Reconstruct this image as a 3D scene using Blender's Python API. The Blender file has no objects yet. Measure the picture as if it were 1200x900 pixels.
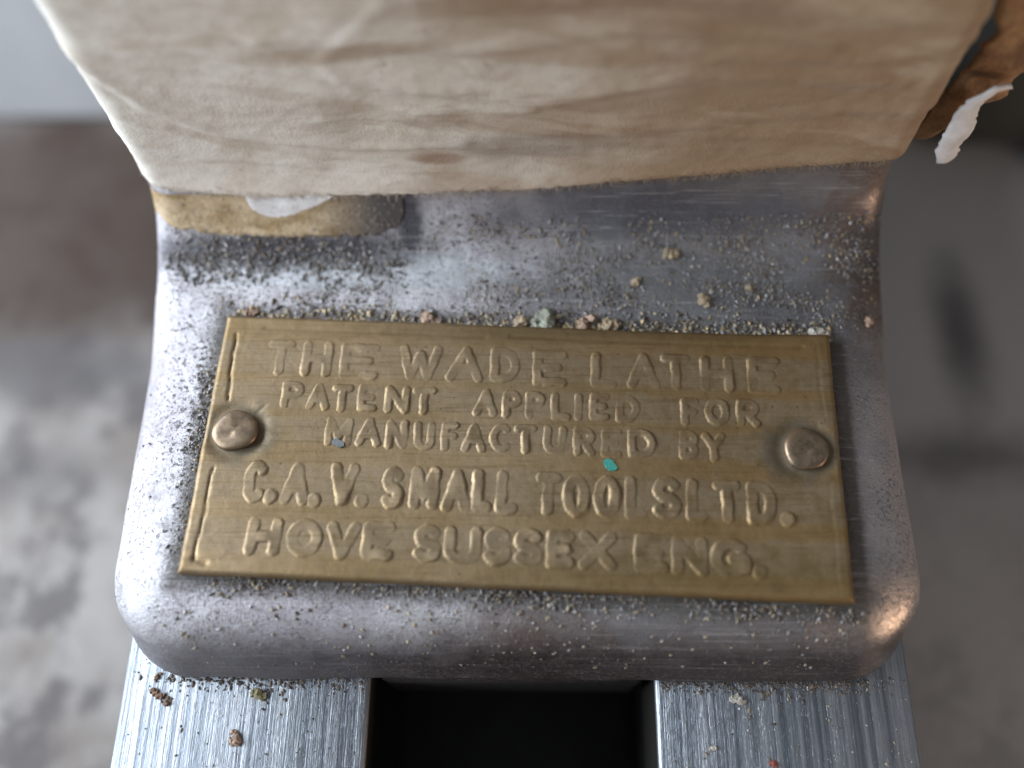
import bpy, bmesh, math, random
import numpy as np
from mathutils import Vector, Matrix, noise

MM = 0.001
rng = random.Random(7)
scn = bpy.context.scene
col = scn.collection

# ------------------------------------------------------------------ camera
cd = bpy.data.cameras.new('camera')
cam = bpy.data.objects.new('camera', cd); col.objects.link(cam)
right = Vector((0.99984098, 0.00855334, -0.01564802))
up = Vector((-0.00159558, 0.91685747, 0.39921151))
fwd = Vector((-0.01776160, 0.39912306, -0.91672532))
cp = Vector((1.0489, -28.8759, 74.1144))
m3 = Matrix((right, up, -fwd)).transposed()
cam.matrix_world = Matrix.Translation(cp * MM) @ m3.to_4x4()
cd.sensor_width = 36.0
cd.lens = 1082.6 / 1200 * 36
cd.clip_start = 0.002
cd.clip_end = 5.0
cd.dof.use_dof = True
cd.dof.focus_distance = (Vector((-15, -4, 9)) - cp).dot(fwd) * MM
cd.dof.aperture_fstop = 9.5
scn.camera = cam

# ------------------------------------------------------------------ light
w = bpy.data.worlds.new('World'); scn.world = w; w.use_nodes = True
bg = w.node_tree.nodes['Background']
bg.inputs[0].default_value = (0.92, 0.95, 1.0, 1); bg.inputs[1].default_value = 0.20

def area(name, loc, target, sx, sy, power, color):
    l = bpy.data.lights.new(name, 'AREA'); l.shape = 'RECTANGLE'
    l.size = sx * MM; l.size_y = sy * MM; l.energy = power; l.color = color
    o = bpy.data.objects.new(name, l); col.objects.link(o)
    o.location = Vector(loc) * MM
    o.rotation_euler = (Vector(target) - Vector(loc)).to_track_quat('-Z', 'Y').to_euler()
    return o
area('window_light', (-300, 35, 150), (0, 0, 8), 320, 220, 3.0, (0.87, 0.93, 1.0))
area('lamp_light', (205, -125, 20), (24, -10, 8), 84, 22, 0.15, (1.0, 0.70, 0.47))

vs = scn.view_settings
vs.view_transform = 'Standard'; vs.look = 'None'; vs.gamma = 1; vs.exposure = 0
vs.use_curve_mapping = False

# ------------------------------------------------------------------ node helpers
class NT:
    def __init__(s, name):
        s.m = bpy.data.materials.new(name); s.m.use_nodes = True
        s.t = s.m.node_tree; s.n = s.t.nodes; s.l = s.t.links
        s.b = s.n['Principled BSDF']
        g = s.n.new('ShaderNodeNewGeometry')
        sc = s.n.new('ShaderNodeVectorMath'); sc.operation = 'SCALE'; sc.inputs[3].default_value = 1000
        s.l.new(g.outputs['Position'], sc.inputs[0]); s.P = sc.outputs[0]     # world position in mm
        sp = s.n.new('ShaderNodeSeparateXYZ'); s.l.new(s.P, sp.inputs[0])
        s.X, s.Y, s.Z = sp.outputs
    def put(s, sock, v):
        if hasattr(v, 'is_output'): s.l.new(v, sock)
        elif isinstance(v, (tuple, list)) and len(v) == 3 and sock.type == 'RGBA': sock.default_value = (*v, 1)
        else: sock.default_value = v
    def math(s, op, a, b=0.0, clamp=False):
        n = s.n.new('ShaderNodeMath'); n.operation = op; n.use_clamp = clamp
        s.put(n.inputs[0], a); s.put(n.inputs[1], b); return n.outputs[0]
    def noise(s, scale, detail=4, rough=0.55, stretch=None, off=(0, 0, 0), dist=0.0, rot=0.0):
        v = s.P
        mp = s.n.new('ShaderNodeMapping'); s.l.new(v, mp.inputs[0])
        mp.inputs['Location'].default_value = off
        mp.inputs['Rotation'].default_value = (0, rot, 0)
        if stretch: mp.inputs['Scale'].default_value = stretch
        n = s.n.new('ShaderNodeTexNoise'); s.l.new(mp.outputs[0], n.inputs['Vector'])
        n.inputs['Scale'].default_value = scale; n.inputs['Detail'].default_value = detail
        n.inputs['Roughness'].default_value = rough; n.inputs['Distortion'].default_value = dist
        return n.outputs['Fac']
    def voro(s, scale, feature='F1', rnd=1.0):
        n = s.n.new('ShaderNodeTexVoronoi'); n.feature = feature; s.l.new(s.P, n.inputs['Vector'])
        n.inputs['Scale'].default_value = scale; n.inputs['Randomness'].default_value = rnd
        return n.outputs['Distance']
    def ramp(s, v, a, b, lo=0.0, hi=1.0, smooth=True):
        n = s.n.new('ShaderNodeMapRange'); n.interpolation_type = 'SMOOTHSTEP' if smooth else 'LINEAR'
        s.put(n.inputs[0], v); n.inputs[1].default_value = a; n.inputs[2].default_value = b
        n.inputs[3].default_value = lo; n.inputs[4].default_value = hi; return n.outputs[0]
    def mix(s, f, a, b, mode='MIX'):
        n = s.n.new('ShaderNodeMix'); n.data_type = 'RGBA'; n.blend_type = mode
        s.put(n.inputs[0], f); s.put(n.inputs[6], a); s.put(n.inputs[7], b); return n.outputs[2]
    def blob(s, x, y, rx, ry, z=None, rz=1.0, soft=0.35, wob=0.3):
        """0..1 mask of a ragged stain on the surface round a point (mm)"""
        mp = s.n.new('ShaderNodeMapping'); mp.vector_type = 'POINT'
        s.l.new(s.P, mp.inputs[0])
        sz = 0.0 if z is None else 1.0 / rz
        mp.inputs['Scale'].default_value = (1 / rx, 1 / ry, sz)
        mp.inputs['Location'].default_value = (-x / rx, -y / ry, 0 if z is None else -z / rz)
        ln = s.n.new('ShaderNodeVectorMath'); ln.operation = 'LENGTH'; s.l.new(mp.outputs[0], ln.inputs[0])
        d = s.math('ADD', ln.outputs['Value'], s.math('MULTIPLY', s.math('SUBTRACT', s.noise(4.0 / (rx + ry), 4, .65, off=(x, y, 3)), .5), wob * 4))
        return s.ramp(d, 1 + soft, 1 - soft)
    def bump(s, h, strength, dist_mm, prev=None):
        n = s.n.new('ShaderNodeBump'); s.put(n.inputs['Height'], h)
        n.inputs['Strength'].default_value = strength; n.inputs['Distance'].default_value = dist_mm * MM
        if prev is not None: s.l.new(prev, n.inputs['Normal'])
        return n.outputs[0]
    def done(s, **k):
        for a, v in k.items(): s.put(s.b.inputs[a.replace('_', ' ')], v)
        return s.m

def mat_cast():
    t = NT('worn_cast_metal')
    big = t.noise(0.09, 5, .6); mid = t.noise(0.6, 5, .65); fine = t.noise(5.5, 3, .7)
    speck = t.noise(4.6, 4, .78, off=(5, 9, 2))
    c = t.mix(t.ramp(big, .35, .68), (.57, .575, .615), (.41, .395, .435))
    c = t.mix(t.ramp(mid, .45, .75), c, (.33, .315, .335))
    # light falloff painted in: right half darker than the left
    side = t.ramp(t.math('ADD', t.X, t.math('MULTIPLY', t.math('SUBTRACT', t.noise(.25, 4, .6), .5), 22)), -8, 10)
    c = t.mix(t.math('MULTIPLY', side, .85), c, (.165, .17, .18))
    c = t.mix(t.math('MULTIPLY', t.blob(29, -7, 4.5, 9, soft=.6, wob=.3), .75), c, (.46, .45, .48))  # pale reflected light on the right flank painted in
    # pale scraped bar across the fillet
    bar = t.math('MULTIPLY', t.blob(-13, 9.9, 14, 1.6, soft=.25, wob=.22), t.ramp(t.noise(3, 3, .6, (.15, 1, 1)), .3, .6, .55, 1))
    c = t.mix(bar, c, (.50, .53, .57))
    # sooty edge left by old tape, painted shadow below the wrap, rusty patches
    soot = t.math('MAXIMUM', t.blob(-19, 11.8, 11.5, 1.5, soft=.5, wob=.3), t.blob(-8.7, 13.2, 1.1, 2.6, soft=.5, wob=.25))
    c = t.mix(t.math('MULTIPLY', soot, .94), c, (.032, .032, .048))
    tape_shade = t.math('MULTIPLY', t.blob(12, 14.0, 14, 1.5, soft=.7, wob=.3), .8)
    c = t.mix(tape_shade, c, (.07, .075, .10))
    rust = t.math('MAXIMUM', t.blob(28, 11, 3.2, 6, soft=.6, wob=.6), t.math('MULTIPLY', t.blob(1, -19.8, 5, 2.6, soft=.7, wob=.5), 1.0))
    c = t.mix(t.math('MULTIPLY', rust, .7), c, (.12, .075, .055))
    warm_glint = t.blob(26.5, -18.5, 4.5, 3.4, soft=.5, wob=.2)
    c = t.mix(t.math('MULTIPLY', warm_glint, .6), c, (.46, .38, .33))  # warm highlight on the corner painted in as a coppery tint
    # shade on the lip's front painted in, stronger low down and rightwards
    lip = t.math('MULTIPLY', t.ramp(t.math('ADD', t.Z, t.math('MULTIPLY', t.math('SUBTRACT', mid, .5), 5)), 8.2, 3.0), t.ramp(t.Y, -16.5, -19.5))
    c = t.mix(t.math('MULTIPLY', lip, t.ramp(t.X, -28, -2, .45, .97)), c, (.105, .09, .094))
    # grime packed along the plate edges; right-hand band also paints its shadow
    mp = t.n.new('ShaderNodeMapping'); t.l.new(t.P, mp.inputs[0]); mp.vector_type = 'TEXTURE'
    mp.inputs['Location'].default_value = (.27, -5.77, 0); mp.inputs['Rotation'].default_value = (0, 0, -.0405)
    sp = t.n.new('ShaderNodeSeparateXYZ'); t.l.new(mp.outputs[0], sp.inputs[0])
    dx = t.math('SUBTRACT', t.math('ABSOLUTE', sp.outputs[0]), 23.8); dy = t.math('SUBTRACT', t.math('ABSOLUTE', sp.outputs[1]), 10.3)
    d = t.math('ADD', t.math('MAXIMUM', dx, dy), t.math('MULTIPLY', t.math('SUBTRACT', speck, .5), 3.2))
    gr = t.math('MULTIPLY', t.ramp(d, 2.0, .1), t.ramp(t.Z, 15, 9))
    grime_shade = t.math('MULTIPLY', t.ramp(t.math('ADD', t.math('ABSOLUTE', t.math('SUBTRACT', sp.outputs[0], 24.4)), t.math('MULTIPLY', t.math('SUBTRACT', mid, .5), 1.0)), 1.3, .6), t.ramp(dy, .8, .2))
    gr = t.math('MAXIMUM', gr, t.math('MULTIPLY', grime_shade, .75))
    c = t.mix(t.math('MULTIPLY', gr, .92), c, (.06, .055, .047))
    pits = t.ramp(t.noise(3.4, 3, .7, off=(2, 2, 9)), .53, .62)
    c = t.mix(t.math('MULTIPLY', pits, t.ramp(t.noise(.22, 3), .35, .62, .12, .8)), c, (.10, .10, .105))
    grit = t.math('MULTIPLY', pits, t.math('MAXIMUM', t.blob(-20, 8.5, 9, 4.5, soft=.5, wob=.4), t.blob(-25.5, 0, 1.8, 9, soft=.5, wob=.4)))
    c = t.mix(t.math('MULTIPLY', grit, .8), c, (.07, .07, .07))
    scr = t.noise(5, 3, .6, (.02, 1, 1), off=(0, 3, 0))
    c = t.mix(t.ramp(scr, .56, .72, 0, .32), c, (.62, .63, .66))
    pol = t.math('MAXIMUM', warm_glint, t.blob(29, 12.5, 2.0, 3.0, soft=.5, wob=.25))
    ro = t.math('ADD', t.math('SUBTRACT', t.ramp(mid, .3, .7, .38, .60), t.math('MULTIPLY', pol, .29)), t.math('MULTIPLY', t.math('MAXIMUM', gr, soot), .25), True)
    me = t.math('SUBTRACT', .72, t.math('MULTIPLY', t.math('MAXIMUM', t.math('MAXIMUM', gr, soot), pits), .6), True)
    rough_on = t.math('SUBTRACT', 1.0, t.math('MULTIPLY', pol, .8))
    nb = t.bump(t.math('MULTIPLY', mid, rough_on), .22, .4); nb = t.bump(t.math('MULTIPLY', speck, rough_on), .6, .2, nb); nb = t.bump(fine, .3, .08, nb)
    return t.done(Base_Color=c, Roughness=ro, Metallic=me, Normal=nb)

def mat_rail():
    t = NT('ground_steel')
    st = t.noise(2.2, 5, .7, (1, .012, 1)); st2 = t.noise(7, 4, .75, (1, .02, 1), off=(3, 1, 0)); mid = t.noise(.35, 4, .6)
    speck = t.noise(3.5, 3, .7, (1, .6, 1), off=(2, 0, 7))
    c = t.mix(t.ramp(st, .35, .65), (.17, .195, .23), (.43, .465, .51))
    c = t.mix(t.ramp(st2, .52, .68, 0, .75), c, (.15, .175, .21))
    c = t.mix(t.ramp(mid, .5, .75, 0, .45), c, (.28, .32, .38))
    c = t.mix(t.ramp(speck, .66, .74, 0, .6), c, (.10, .10, .105))
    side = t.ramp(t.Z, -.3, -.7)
    c = t.mix(side, c, (.016, .015, .014))  # shade on the rail flanks painted in as near-black
    nb = t.bump(st, .5, .12); nb = t.bump(st2, .6, .06, nb); nb = t.bump(speck, .3, .1, nb)
    return t.done(Base_Color=c, Roughness=t.math('ADD', t.ramp(st2, .3, .7, .34, .5), t.math('MULTIPLY', side, .45)), Metallic=t.math('SUBTRACT', .9, t.math('MULTIPLY', side, .9)), Specular_IOR_Level=t.math('SUBTRACT', .5, t.math('MULTIPLY', side, .4)), Normal=nb)

def mat_brass():
    t = NT('tarnished_brass')
    st = t.noise(3.0, 5, .7, (.05, 1, 1)); st2 = t.noise(11, 3, .7, (.05, 1, 1), off=(2, 8, 0))
    big = t.noise(.12, 4, .6); mid = t.noise(.9, 5, .65)
    c = t.mix(t.ramp(big, .35, .65), (.34, .255, .155), (.275, .20, .105))
    c = t.mix(t.ramp(t.X, -4, 22, 0, .85), c, (.285, .185, .075))  # light gradient across the plate painted in, darker and browner rightwards
    # rubbing has left the lettered rows greyer than the strips between them
    v = t.math('ADD', t.math('ADD', t.Y, t.math('MULTIPLY', t.X, .0405)), t.math('MULTIPLY', t.math('SUBTRACT', t.noise(.5, 3, .6, (.3, 1, 1)), .5), 1.2))
    rows = None
    for cy, hh in ((.97, 1.35), (-2.2, 1.05), (-4.98, 1.05), (-9.15, 1.5), (-13.25, 1.3)):
        q = t.ramp(t.math('ABSOLUTE', t.math('SUBTRACT', v, cy)), hh + .35, hh - .35)
        rows = q if rows is None else t.math('MAXIMUM', rows, q)
    c = t.mix(t.math('MULTIPLY', rows, t.ramp(mid, .3, .6, .25, .65)), c, (.30, .24, .17))
    c = t.mix(t.ramp(st, .46, .70, 0, .65), c, (.20, .145, .07))
    c = t.mix(t.ramp(mid, .52, .75, 0, .55), c, (.22, .175, .115))
    c = t.mix(t.ramp(st2, .60, .75, 0, .35), c, (.46, .35, .20))
    c = t.mix(t.math('MULTIPLY', t.blob(12, -15, 16, 1.2, soft=.8, wob=.5), .5), c, (.18, .125, .05))
    c = t.mix(t.math('MULTIPLY', t.blob(8, 3.9, 20, .8, soft=.7, wob=.3), .55), c, (.15, .105, .05))
    # verdigris / dark tarnish freckles
    c = t.mix(t.ramp(t.noise(2.2, 3, .6, off=(9, 4, 0)), .66, .74, 0, .7), c, (.11, .085, .05))
    ring = t.math('MAXIMUM', t.blob(-20.7, -4.55, 2.5, 2.3, soft=.4, wob=.25), t.blob(21.1, -5.95, 2.7, 2.4, soft=.4, wob=.25))
    c = t.mix(t.math('MULTIPLY', ring, .8), c, (.17, .15, .115))
    nb = t.bump(mid, .25, .2); nb = t.bump(st, .35, .07, nb); nb = t.bump(st2, .35, .035, nb)
    return t.done(Base_Color=c, Roughness=t.ramp(mid, .3, .7, .52, .70), Metallic=.84, Normal=nb)

def mat_copper():
    t = NT('dull_copper')
    c = t.mix(t.ramp(t.noise(1.6, 4), .4, .65), (.29, .22, .15), (.19, .145, .105))
    return t.done(Base_Color=c, Roughness=.45, Metallic=.8, Normal=t.bump(t.noise(2, 3, .6), .2, .08))

def mat_tape():
    t = NT('stained_paper_tape')
    s1 = t.noise(.10, 4, .55, (.6, 1, 1), dist=.6); s2 = t.noise(.20, 4, .6, (.28, 1, 1.1), off=(4, 2, 1), dist=.7, rot=.22)
    fine = t.noise(4.5, 4, .75); fib = t.noise(2.2, 4, .7, off=(1, 1, 1)); s3 = t.noise(.40, 5, .65, (.35, 1, 1), off=(9, 2, 1), dist=.5, rot=.15)
    g = t.ramp(t.math('ADD', t.X, t.math('MULTIPLY', t.math('SUBTRACT', s1, .5), 50)), -14, 18)
    c = t.mix(g, (.83, .80, .73), (.36, .25, .145))
    c = t.mix(t.math('MULTIPLY', t.ramp(s2, .44, .66, 0, .85), t.ramp(t.X, -26, 2, .15, 1)), c, (.30, .19, .11))
    c = t.mix(t.ramp(t.noise(.14, 4, .6, (.5, 1, 1.3), off=(7, 7, 3), dist=1.0), .52, .68, 0, .45), c, (.62, .53, .41))
    c = t.mix(t.math('MULTIPLY', t.ramp(s3, .50, .68, 0, .5), t.ramp(t.X, -26, 4, .3, 1)), c, (.36, .25, .165))
    c = t.mix(t.ramp(fib, .5, .75, 0, .28), c, (.50, .40, .31))
    c = t.mix(t.ramp(t.noise(.6, 3, .6, off=(3, 8, 5)), .68, .76, 0, .6), c, (.30, .17, .09))
    # long smudges left by oily fingers
    for (x, z, rx, rz, sl, k, cc) in ((-11, 26.8, 7, .8, .10, .6, (.33, .21, .11)), (5, 26.3, 8, .9, -.05, .5, (.36, .24, .14)), (11, 22.3, 9, 1.2, .12, .5, (.33, .22, .13)), (2, 17.2, 8, 1.6, .05, .5, (.30, .26, .22)),
                                     (-6, 15.6, 2.2, .7, 0, .7, (.28, .15, .08)), (17, 26, 7, 1.0, .1, .45, (.32, .21, .12)), (-23, 18.2, 6, .7, -.35, .4, (.52, .43, .32)), (24, 18.5, 6, 1.2, .1, .5, (.38, .25, .14)), (-14, 22, 7, .7, -.25, .35, (.50, .41, .31)), (-2, 31, 8, 1.0, .15, .5, (.34, .24, .15))):
        dx = t.math('DIVIDE', t.math('SUBTRACT', t.X, x), rx)
        dz = t.math('DIVIDE', t.math('SUBTRACT', t.math('SUBTRACT', t.Z, z), t.math('MULTIPLY', t.math('SUBTRACT', t.X, x), sl)), rz)
        d = t.math('ADD', t.math('ADD', t.math('MULTIPLY', dx, dx), t.math('MULTIPLY', dz, dz)), t.math('MULTIPLY', t.math('SUBTRACT', s3, .5), 3.0))
        c = t.mix(t.math('MULTIPLY', t.ramp(d, 1.7, .0), k), c, cc)
    # grubby lower edge
    c = t.mix(t.math('MULTIPLY', t.ramp(t.math('ADD', t.Z, t.math('MULTIPLY', s3, 3)), 16.0, 12.5), .35), c, (.52, .40, .31))
    nb = t.bump(fib, .22, .16); nb = t.bump(fine, .6, .09, nb)
    return t.done(Base_Color=c, Roughness=.95, Specular_IOR_Level=.12, Sheen_Weight=.25, Sheen_Roughness=.6, Normal=nb)

def mat_under():
    t = NT('yellowed_old_tape')
    c = t.mix(t.ramp(t.noise(.7, 5, .65, (.5, 1, 1)), .38, .66), (.60, .48, .32), (.36, .255, .13))
    c = t.mix(t.ramp(t.X, -18, -10.5), c, (.10, .09, .09))
    c = t.mix(t.ramp(t.noise(3.3, 4, .7), .56, .66, 0, .65), c, (.10, .085, .075))
    return t.done(Base_Color=c, Roughness=.8, Specular_IOR_Level=.2, Normal=t.bump(t.noise(3.5, 4, .7), .7, .2))

def mat_plain(name, c1, c2, scale, rough, bump=.3, dist=.2, metal=0.0):
    t = NT(name)
    f = t.noise(scale, 5, .65)
    return t.done(Base_Color=t.mix(t.ramp(f, .35, .65), c1, c2), Roughness=rough, Metallic=metal,
                  Normal=t.bump(t.noise(scale * 5, 4, .7), bump, dist))

def mat_grain():
    t = NT('swarf_and_dust')
    a = t.n.new('ShaderNodeAttribute'); a.attribute_name = 'grain'
    return t.done(Base_Color=a.outputs['Color'], Roughness=.5, Specular_IOR_Level=.5, Metallic=t.ramp(a.outputs['Alpha'], 0, 1, 0, 1, False))

def mat_bench():
    t = NT('oil_stained_bench')
    n1 = t.noise(.028, 6, .62, off=(3, 5, 0)); n2 = t.noise(.11, 6, .68); n3 = t.noise(.7, 5, .7)
    c = t.mix(t.ramp(n1, .40, .60), (.36, .345, .335), (.20, .175, .16))
    c = t.mix(t.ramp(n2, .48, .60, 0, .8), c, (.12, .112, .115))
    c = t.mix(t.ramp(n3, .6, .72, 0, .5), c, (.46, .43, .40))
    # dark brown band by the back board, soot smears right of the bed
    c = t.mix(t.math('MULTIPLY', t.blob(-66, 42, 44, 22, soft=.45, wob=.2), .92), c, (.055, .037, .029))
    c = t.mix(t.math('MULTIPLY', t.blob(-58, 19, 13, 5, soft=.5, wob=.4), .75), c, (.10, .095, .10))
    c = t.mix(t.math('MULTIPLY', t.blob(-62, 5, 12, 4, soft=.5, wob=.4), .5), c, (.12, .115, .12))
    r = t.ramp(t.X, 18, 34)
    c = t.mix(t.math('MULTIPLY', r, t.ramp(t.Y, -12, 18, .6, .92)), c, (.43, .445, .47))
    c = t.mix(t.math('MULTIPLY', r, t.math('MULTIPLY', t.ramp(t.noise(.35, 3, .5, off=(2, 2, 0)), .68, .74), t.ramp(t.Y, 12, 2))), c, (.6, .55, .5))
    c = t.mix(t.math('MULTIPLY', t.blob(56, 25, 2.8, 9, soft=.9, wob=.2), .75), c, (.045, .045, .055))
    c = t.mix(t.math('MULTIPLY', t.blob(53, 8, 9, 3, soft=.9, wob=.4), .6), c, (.05, .05, .06))
    return t.done(Base_Color=c, Roughness=t.ramp(n2, .3, .7, .6, .8), Specular_IOR_Level=.15, Normal=t.bump(n3, .3, .5))

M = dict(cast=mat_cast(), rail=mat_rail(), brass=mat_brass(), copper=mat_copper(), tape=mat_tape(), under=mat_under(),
         grain=mat_grain(), bench=mat_bench(),
         black=mat_plain('black_bed_paint', (.012, .012, .014), (.02, .02, .022), .4, .6),
         board=mat_plain('pale_grey_paint', (.56, .57, .59), (.50, .51, .53), .05, .6),
         dark=mat_plain('dark_green_grey_paint', (.035, .04, .037), (.06, .062, .058), .08, .5),
         brown=mat_plain('glue_browned_tape', (.46, .27, .13), (.20, .10, .045), .35, .7, .5, .4),
         white=mat_plain('white_paper', (.84, .84, .85), (.74, .74, .76), .8, .9, .4, .2),
         teal=mat_plain('teal_paint', (.03, .33, .27), (.05, .24, .20), 2.5, .5),
         blue=mat_plain('grey_blue_paint', (.13, .16, .18), (.18, .19, .19), 2.5, .6),
         tongue=mat_plain('sooty_iron', (.012, .011, .011), (.03, .026, .024), 1.2, .8, .5, .2))

# ------------------------------------------------------------------ object helpers
def link(name, me, mat, parent=None, smooth=True):
    o = bpy.data.objects.new(name, me); col.objects.link(o)
    if mat: me.materials.append(M[mat])
    if smooth: me.polygons.foreach_set('use_smooth', [True] * len(me.polygons))
    if parent: o.parent = parent
    return o
def pydata(name, verts, faces, mat, parent=None, smooth=True, origin=(0, 0, 0)):
    me = bpy.data.meshes.new(name)
    v = (np.asarray(verts, float) - np.asarray(origin, float)) * MM
    me.from_pydata(v.tolist(), [], faces); me.update()
    o = link(name, me, mat, parent, smooth)
    o.location = Vector(origin) * MM - (parent.location if parent and parent.parent is None else Vector((0, 0, 0)))
    return o
def tag(o, label=None, cat=None, group=None, kind=None):
    for k, v in (('label', label), ('category', cat), ('group', group), ('kind', kind)):
        if v: o[k] = v
    return o
def thing(name, label, cat, loc=(0, 0, 0)):
    o = bpy.data.objects.new(name, None); col.objects.link(o); o.empty_display_size = .01
    o.location = Vector(loc) * MM
    return tag(o, label, cat)
def grid_faces(nu, nv, flip=False):
    f = []
    for i in range(nu - 1):
        for j in range(nv - 1):
            q = (i * nv + j, (i + 1) * nv + j, (i + 1) * nv + j + 1, i * nv + j + 1)
            f.append(q[::-1] if flip else q)
    return f
def bevel_box(name, lo, hi, r, mat, parent=None, seg=3):
    bm = bmesh.new(); bmesh.ops.create_cube(bm, size=1)
    c = [(a + b) / 2 for a, b in zip(lo, hi)]; s = [b - a for a, b in zip(lo, hi)]
    for v in bm.verts: v.co = Vector([(v.co[i] * s[i] + c[i]) * MM for i in range(3)])
    bmesh.ops.bevel(bm, geom=bm.edges[:], offset=r * MM, segments=seg, profile=.5, affect='EDGES')
    me = bpy.data.meshes.new(name); bm.to_mesh(me); bm.free()
    o = link(name, me, mat, parent, True)
    me.set_sharp_from_angle(angle=math.radians(40))
    if parent: o.location = -parent.location
    return o

# ------------------------------------------------------------------ setting
ZB = -32.0
me_o = bevel_box('bench_top', (-600, -400, ZB - 20), (600, 500, ZB), 1, 'bench'); tag(me_o, kind='structure')
bo = bevel_box('back_board', (-420, 58, ZB), (-24, 70, 190), 1.5, 'board'); tag(bo, kind='structure')
for v in bo.data.vertices: v.co.y += .6 * (v.co.z - ZB * MM)          # leans back off the bench

# ------------------------------------------------------------------ lathe bed
bed = thing('lathe_bed', 'lathe bed of two bright scratched steel rails with a black slot between', 'lathe bed', (0, 0, ZB))
for a, b in ((-30.2, -11.1), (10.75, 30.2)):
    bevel_box('rail', (a, -75, -9), (b, 140, 0), .35, 'rail', bed)
bevel_box('side_wall', (-29.4, -74, ZB), (-12, 139, -9), .5, 'black', bed)
bevel_box('side_wall', (11.6, -74, ZB), (29.4, 139, -9), .5, 'black', bed)
bevel_box('slot_floor', (-12, -74, ZB), (11.6, 139, ZB + 4), .1, 'black', bed)

# ------------------------------------------------------------------ headstock body
W = 30.3; FT = 8.1; YF = -21.1; LIP = 7.2; IZ = .68; YW = 16.0; RF = 7.5
def profile():
    p = []
    def arc(cy, cz, r, a0, a1, n):
        for k in range(n + 1):
            a = math.radians(a0 + (a1 - a0) * k / n)
            p.append((cy + r * math.cos(a), cz + r * math.sin(a), math.cos(a), math.sin(a)))
    # front lip: rounded top edge, slightly raked flat front, tucked in below
    yc, zc, ry, rz = YF + LIP, FT - 4.4, 6.4, 4.4
    ae = 166; ce, se = math.cos(math.radians(ae)), math.sin(math.radians(ae))
    ye, ze = yc + ry * ce, zc + rz * se
    nl = math.hypot(ce / ry, se / rz); ny, nz = ce / ry / nl, se / rz / nl; zl = 1.3; L = (ze - zl) / -ny; yl = ye - nz * L
    al = math.degrees(math.atan2(nz, ny))
    arc(yl - 1.2 * ny, zl - 1.2 * nz, 1.2, 228, al, 8)
    for k in range(1, 12): p.append((yl + nz * L * k / 12, zl - ny * L * k / 12, ny, nz))
    for k in range(0, 37):
        a = math.radians(ae + (90 - ae) * k / 36); q = math.hypot(math.cos(a) / ry, math.sin(a) / rz)
        p.append((yc + ry * math.cos(a), zc + rz * math.sin(a), math.cos(a) / ry / q, math.sin(a) / rz / q))
    y0 = YF + LIP; y1 = YW - RF
    n = 90
    for k in range(1, n + 1): p.append((y0 + (y1 - y0) * k / n, FT, 0, 1))
    for k in range(1, 45):
        a = math.radians(-90 + 90 * k / 44)
        p.append((y1 + RF * math.cos(a), FT + RF + RF * math.sin(a), -math.cos(a), -math.sin(a)))
    for k in range(1, 40): p.append((YW, FT + RF + 1.3 * k, -1, 0))
    return p
PR = profile()
SIDE_R = 6.0
def side_r(y):
    t = min(max((y - 1.0) / 11.0, 0), 1); t = t * t * (3 - 2 * t)
    return SIDE_R + (2.4 - SIDE_R) * t
def inset(x, y=99.0):
    r = side_r(y); d = abs(x) - (W - r)
    return 0.0 if d <= 0 else r - math.sqrt(max(r * r - d * d, 0))
def inset_dir(y, z, ny, nz):
    if y > YF + LIP or z > 4.7: return ny, nz
    t = min(max((z - 1.3) / 3.4, 0), 1); n = nz * t if nz > 0 else 0.0
    return -math.sqrt(1 - n * n), n
def body_point(x, y, z, ny, nz, lift=0.0):
    o = inset(x, y); iy, iz = inset_dir(y, z, ny, nz)
    amp = .16 * (noise.noise((x * .12, y * .12, z * .12)) + .5 * noise.noise((x * .4, y * .4, z * .4 + 7)))
    return (x, y + ny * (amp + lift) - iy * o, max(z + nz * (amp + lift) - iz * o * IZ, .03))
xs = []
nn = 140
for i in range(nn + 1):
    t = i / nn
    xs.append(t)
edge = [-W + SIDE_R * (1 - math.cos(math.radians(90 * k / 16))) for k in range(16)]
xs = edge + list(np.linspace(-W + SIDE_R, W - SIDE_R, nn)) + [-e for e in edge[::-1]]
verts = [body_point(x, *p) for x in xs for p in PR]
nx, npf = len(xs), len(PR)
faces = grid_faces(nx, npf)
# close the back, the underside and the two ends
bk = len(verts)
for x in xs:
    o = inset(x); verts += [(x, YW + 26 - o * .4, verts[npf - 1][2]), (x, YW + 26 - o * .4, 0.04)]
for i in range(nx - 1):
    a, b = i * npf, (i + 1) * npf
    faces += [(a + npf - 1, b + npf - 1, bk + 2 * (i + 1), bk + 2 * i), (bk + 2 * i, bk + 2 * (i + 1), bk + 2 * (i + 1) + 1, bk + 2 * i + 1),
              (bk + 2 * i + 1, bk + 2 * (i + 1) + 1, b, a)]
faces.append(tuple(list(range(npf)) + [bk, bk + 1]))
e0 = (nx - 1) * npf
faces.append(tuple([bk + 2 * nx - 1, bk + 2 * nx - 2] + list(range(e0 + npf - 1, e0 - 1, -1))))
head = thing('lathe_headstock', 'worn grey cast metal headstock foot with riveted brass nameplate', 'lathe', (0, 0, 0))
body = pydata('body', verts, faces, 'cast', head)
body.data.set_sharp_from_angle(angle=math.radians(50))
tg = bevel_box('guide_tongue', (-10.6, -21.5, -9), (10.2, 20, .03), .8, 'tongue', head)

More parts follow.
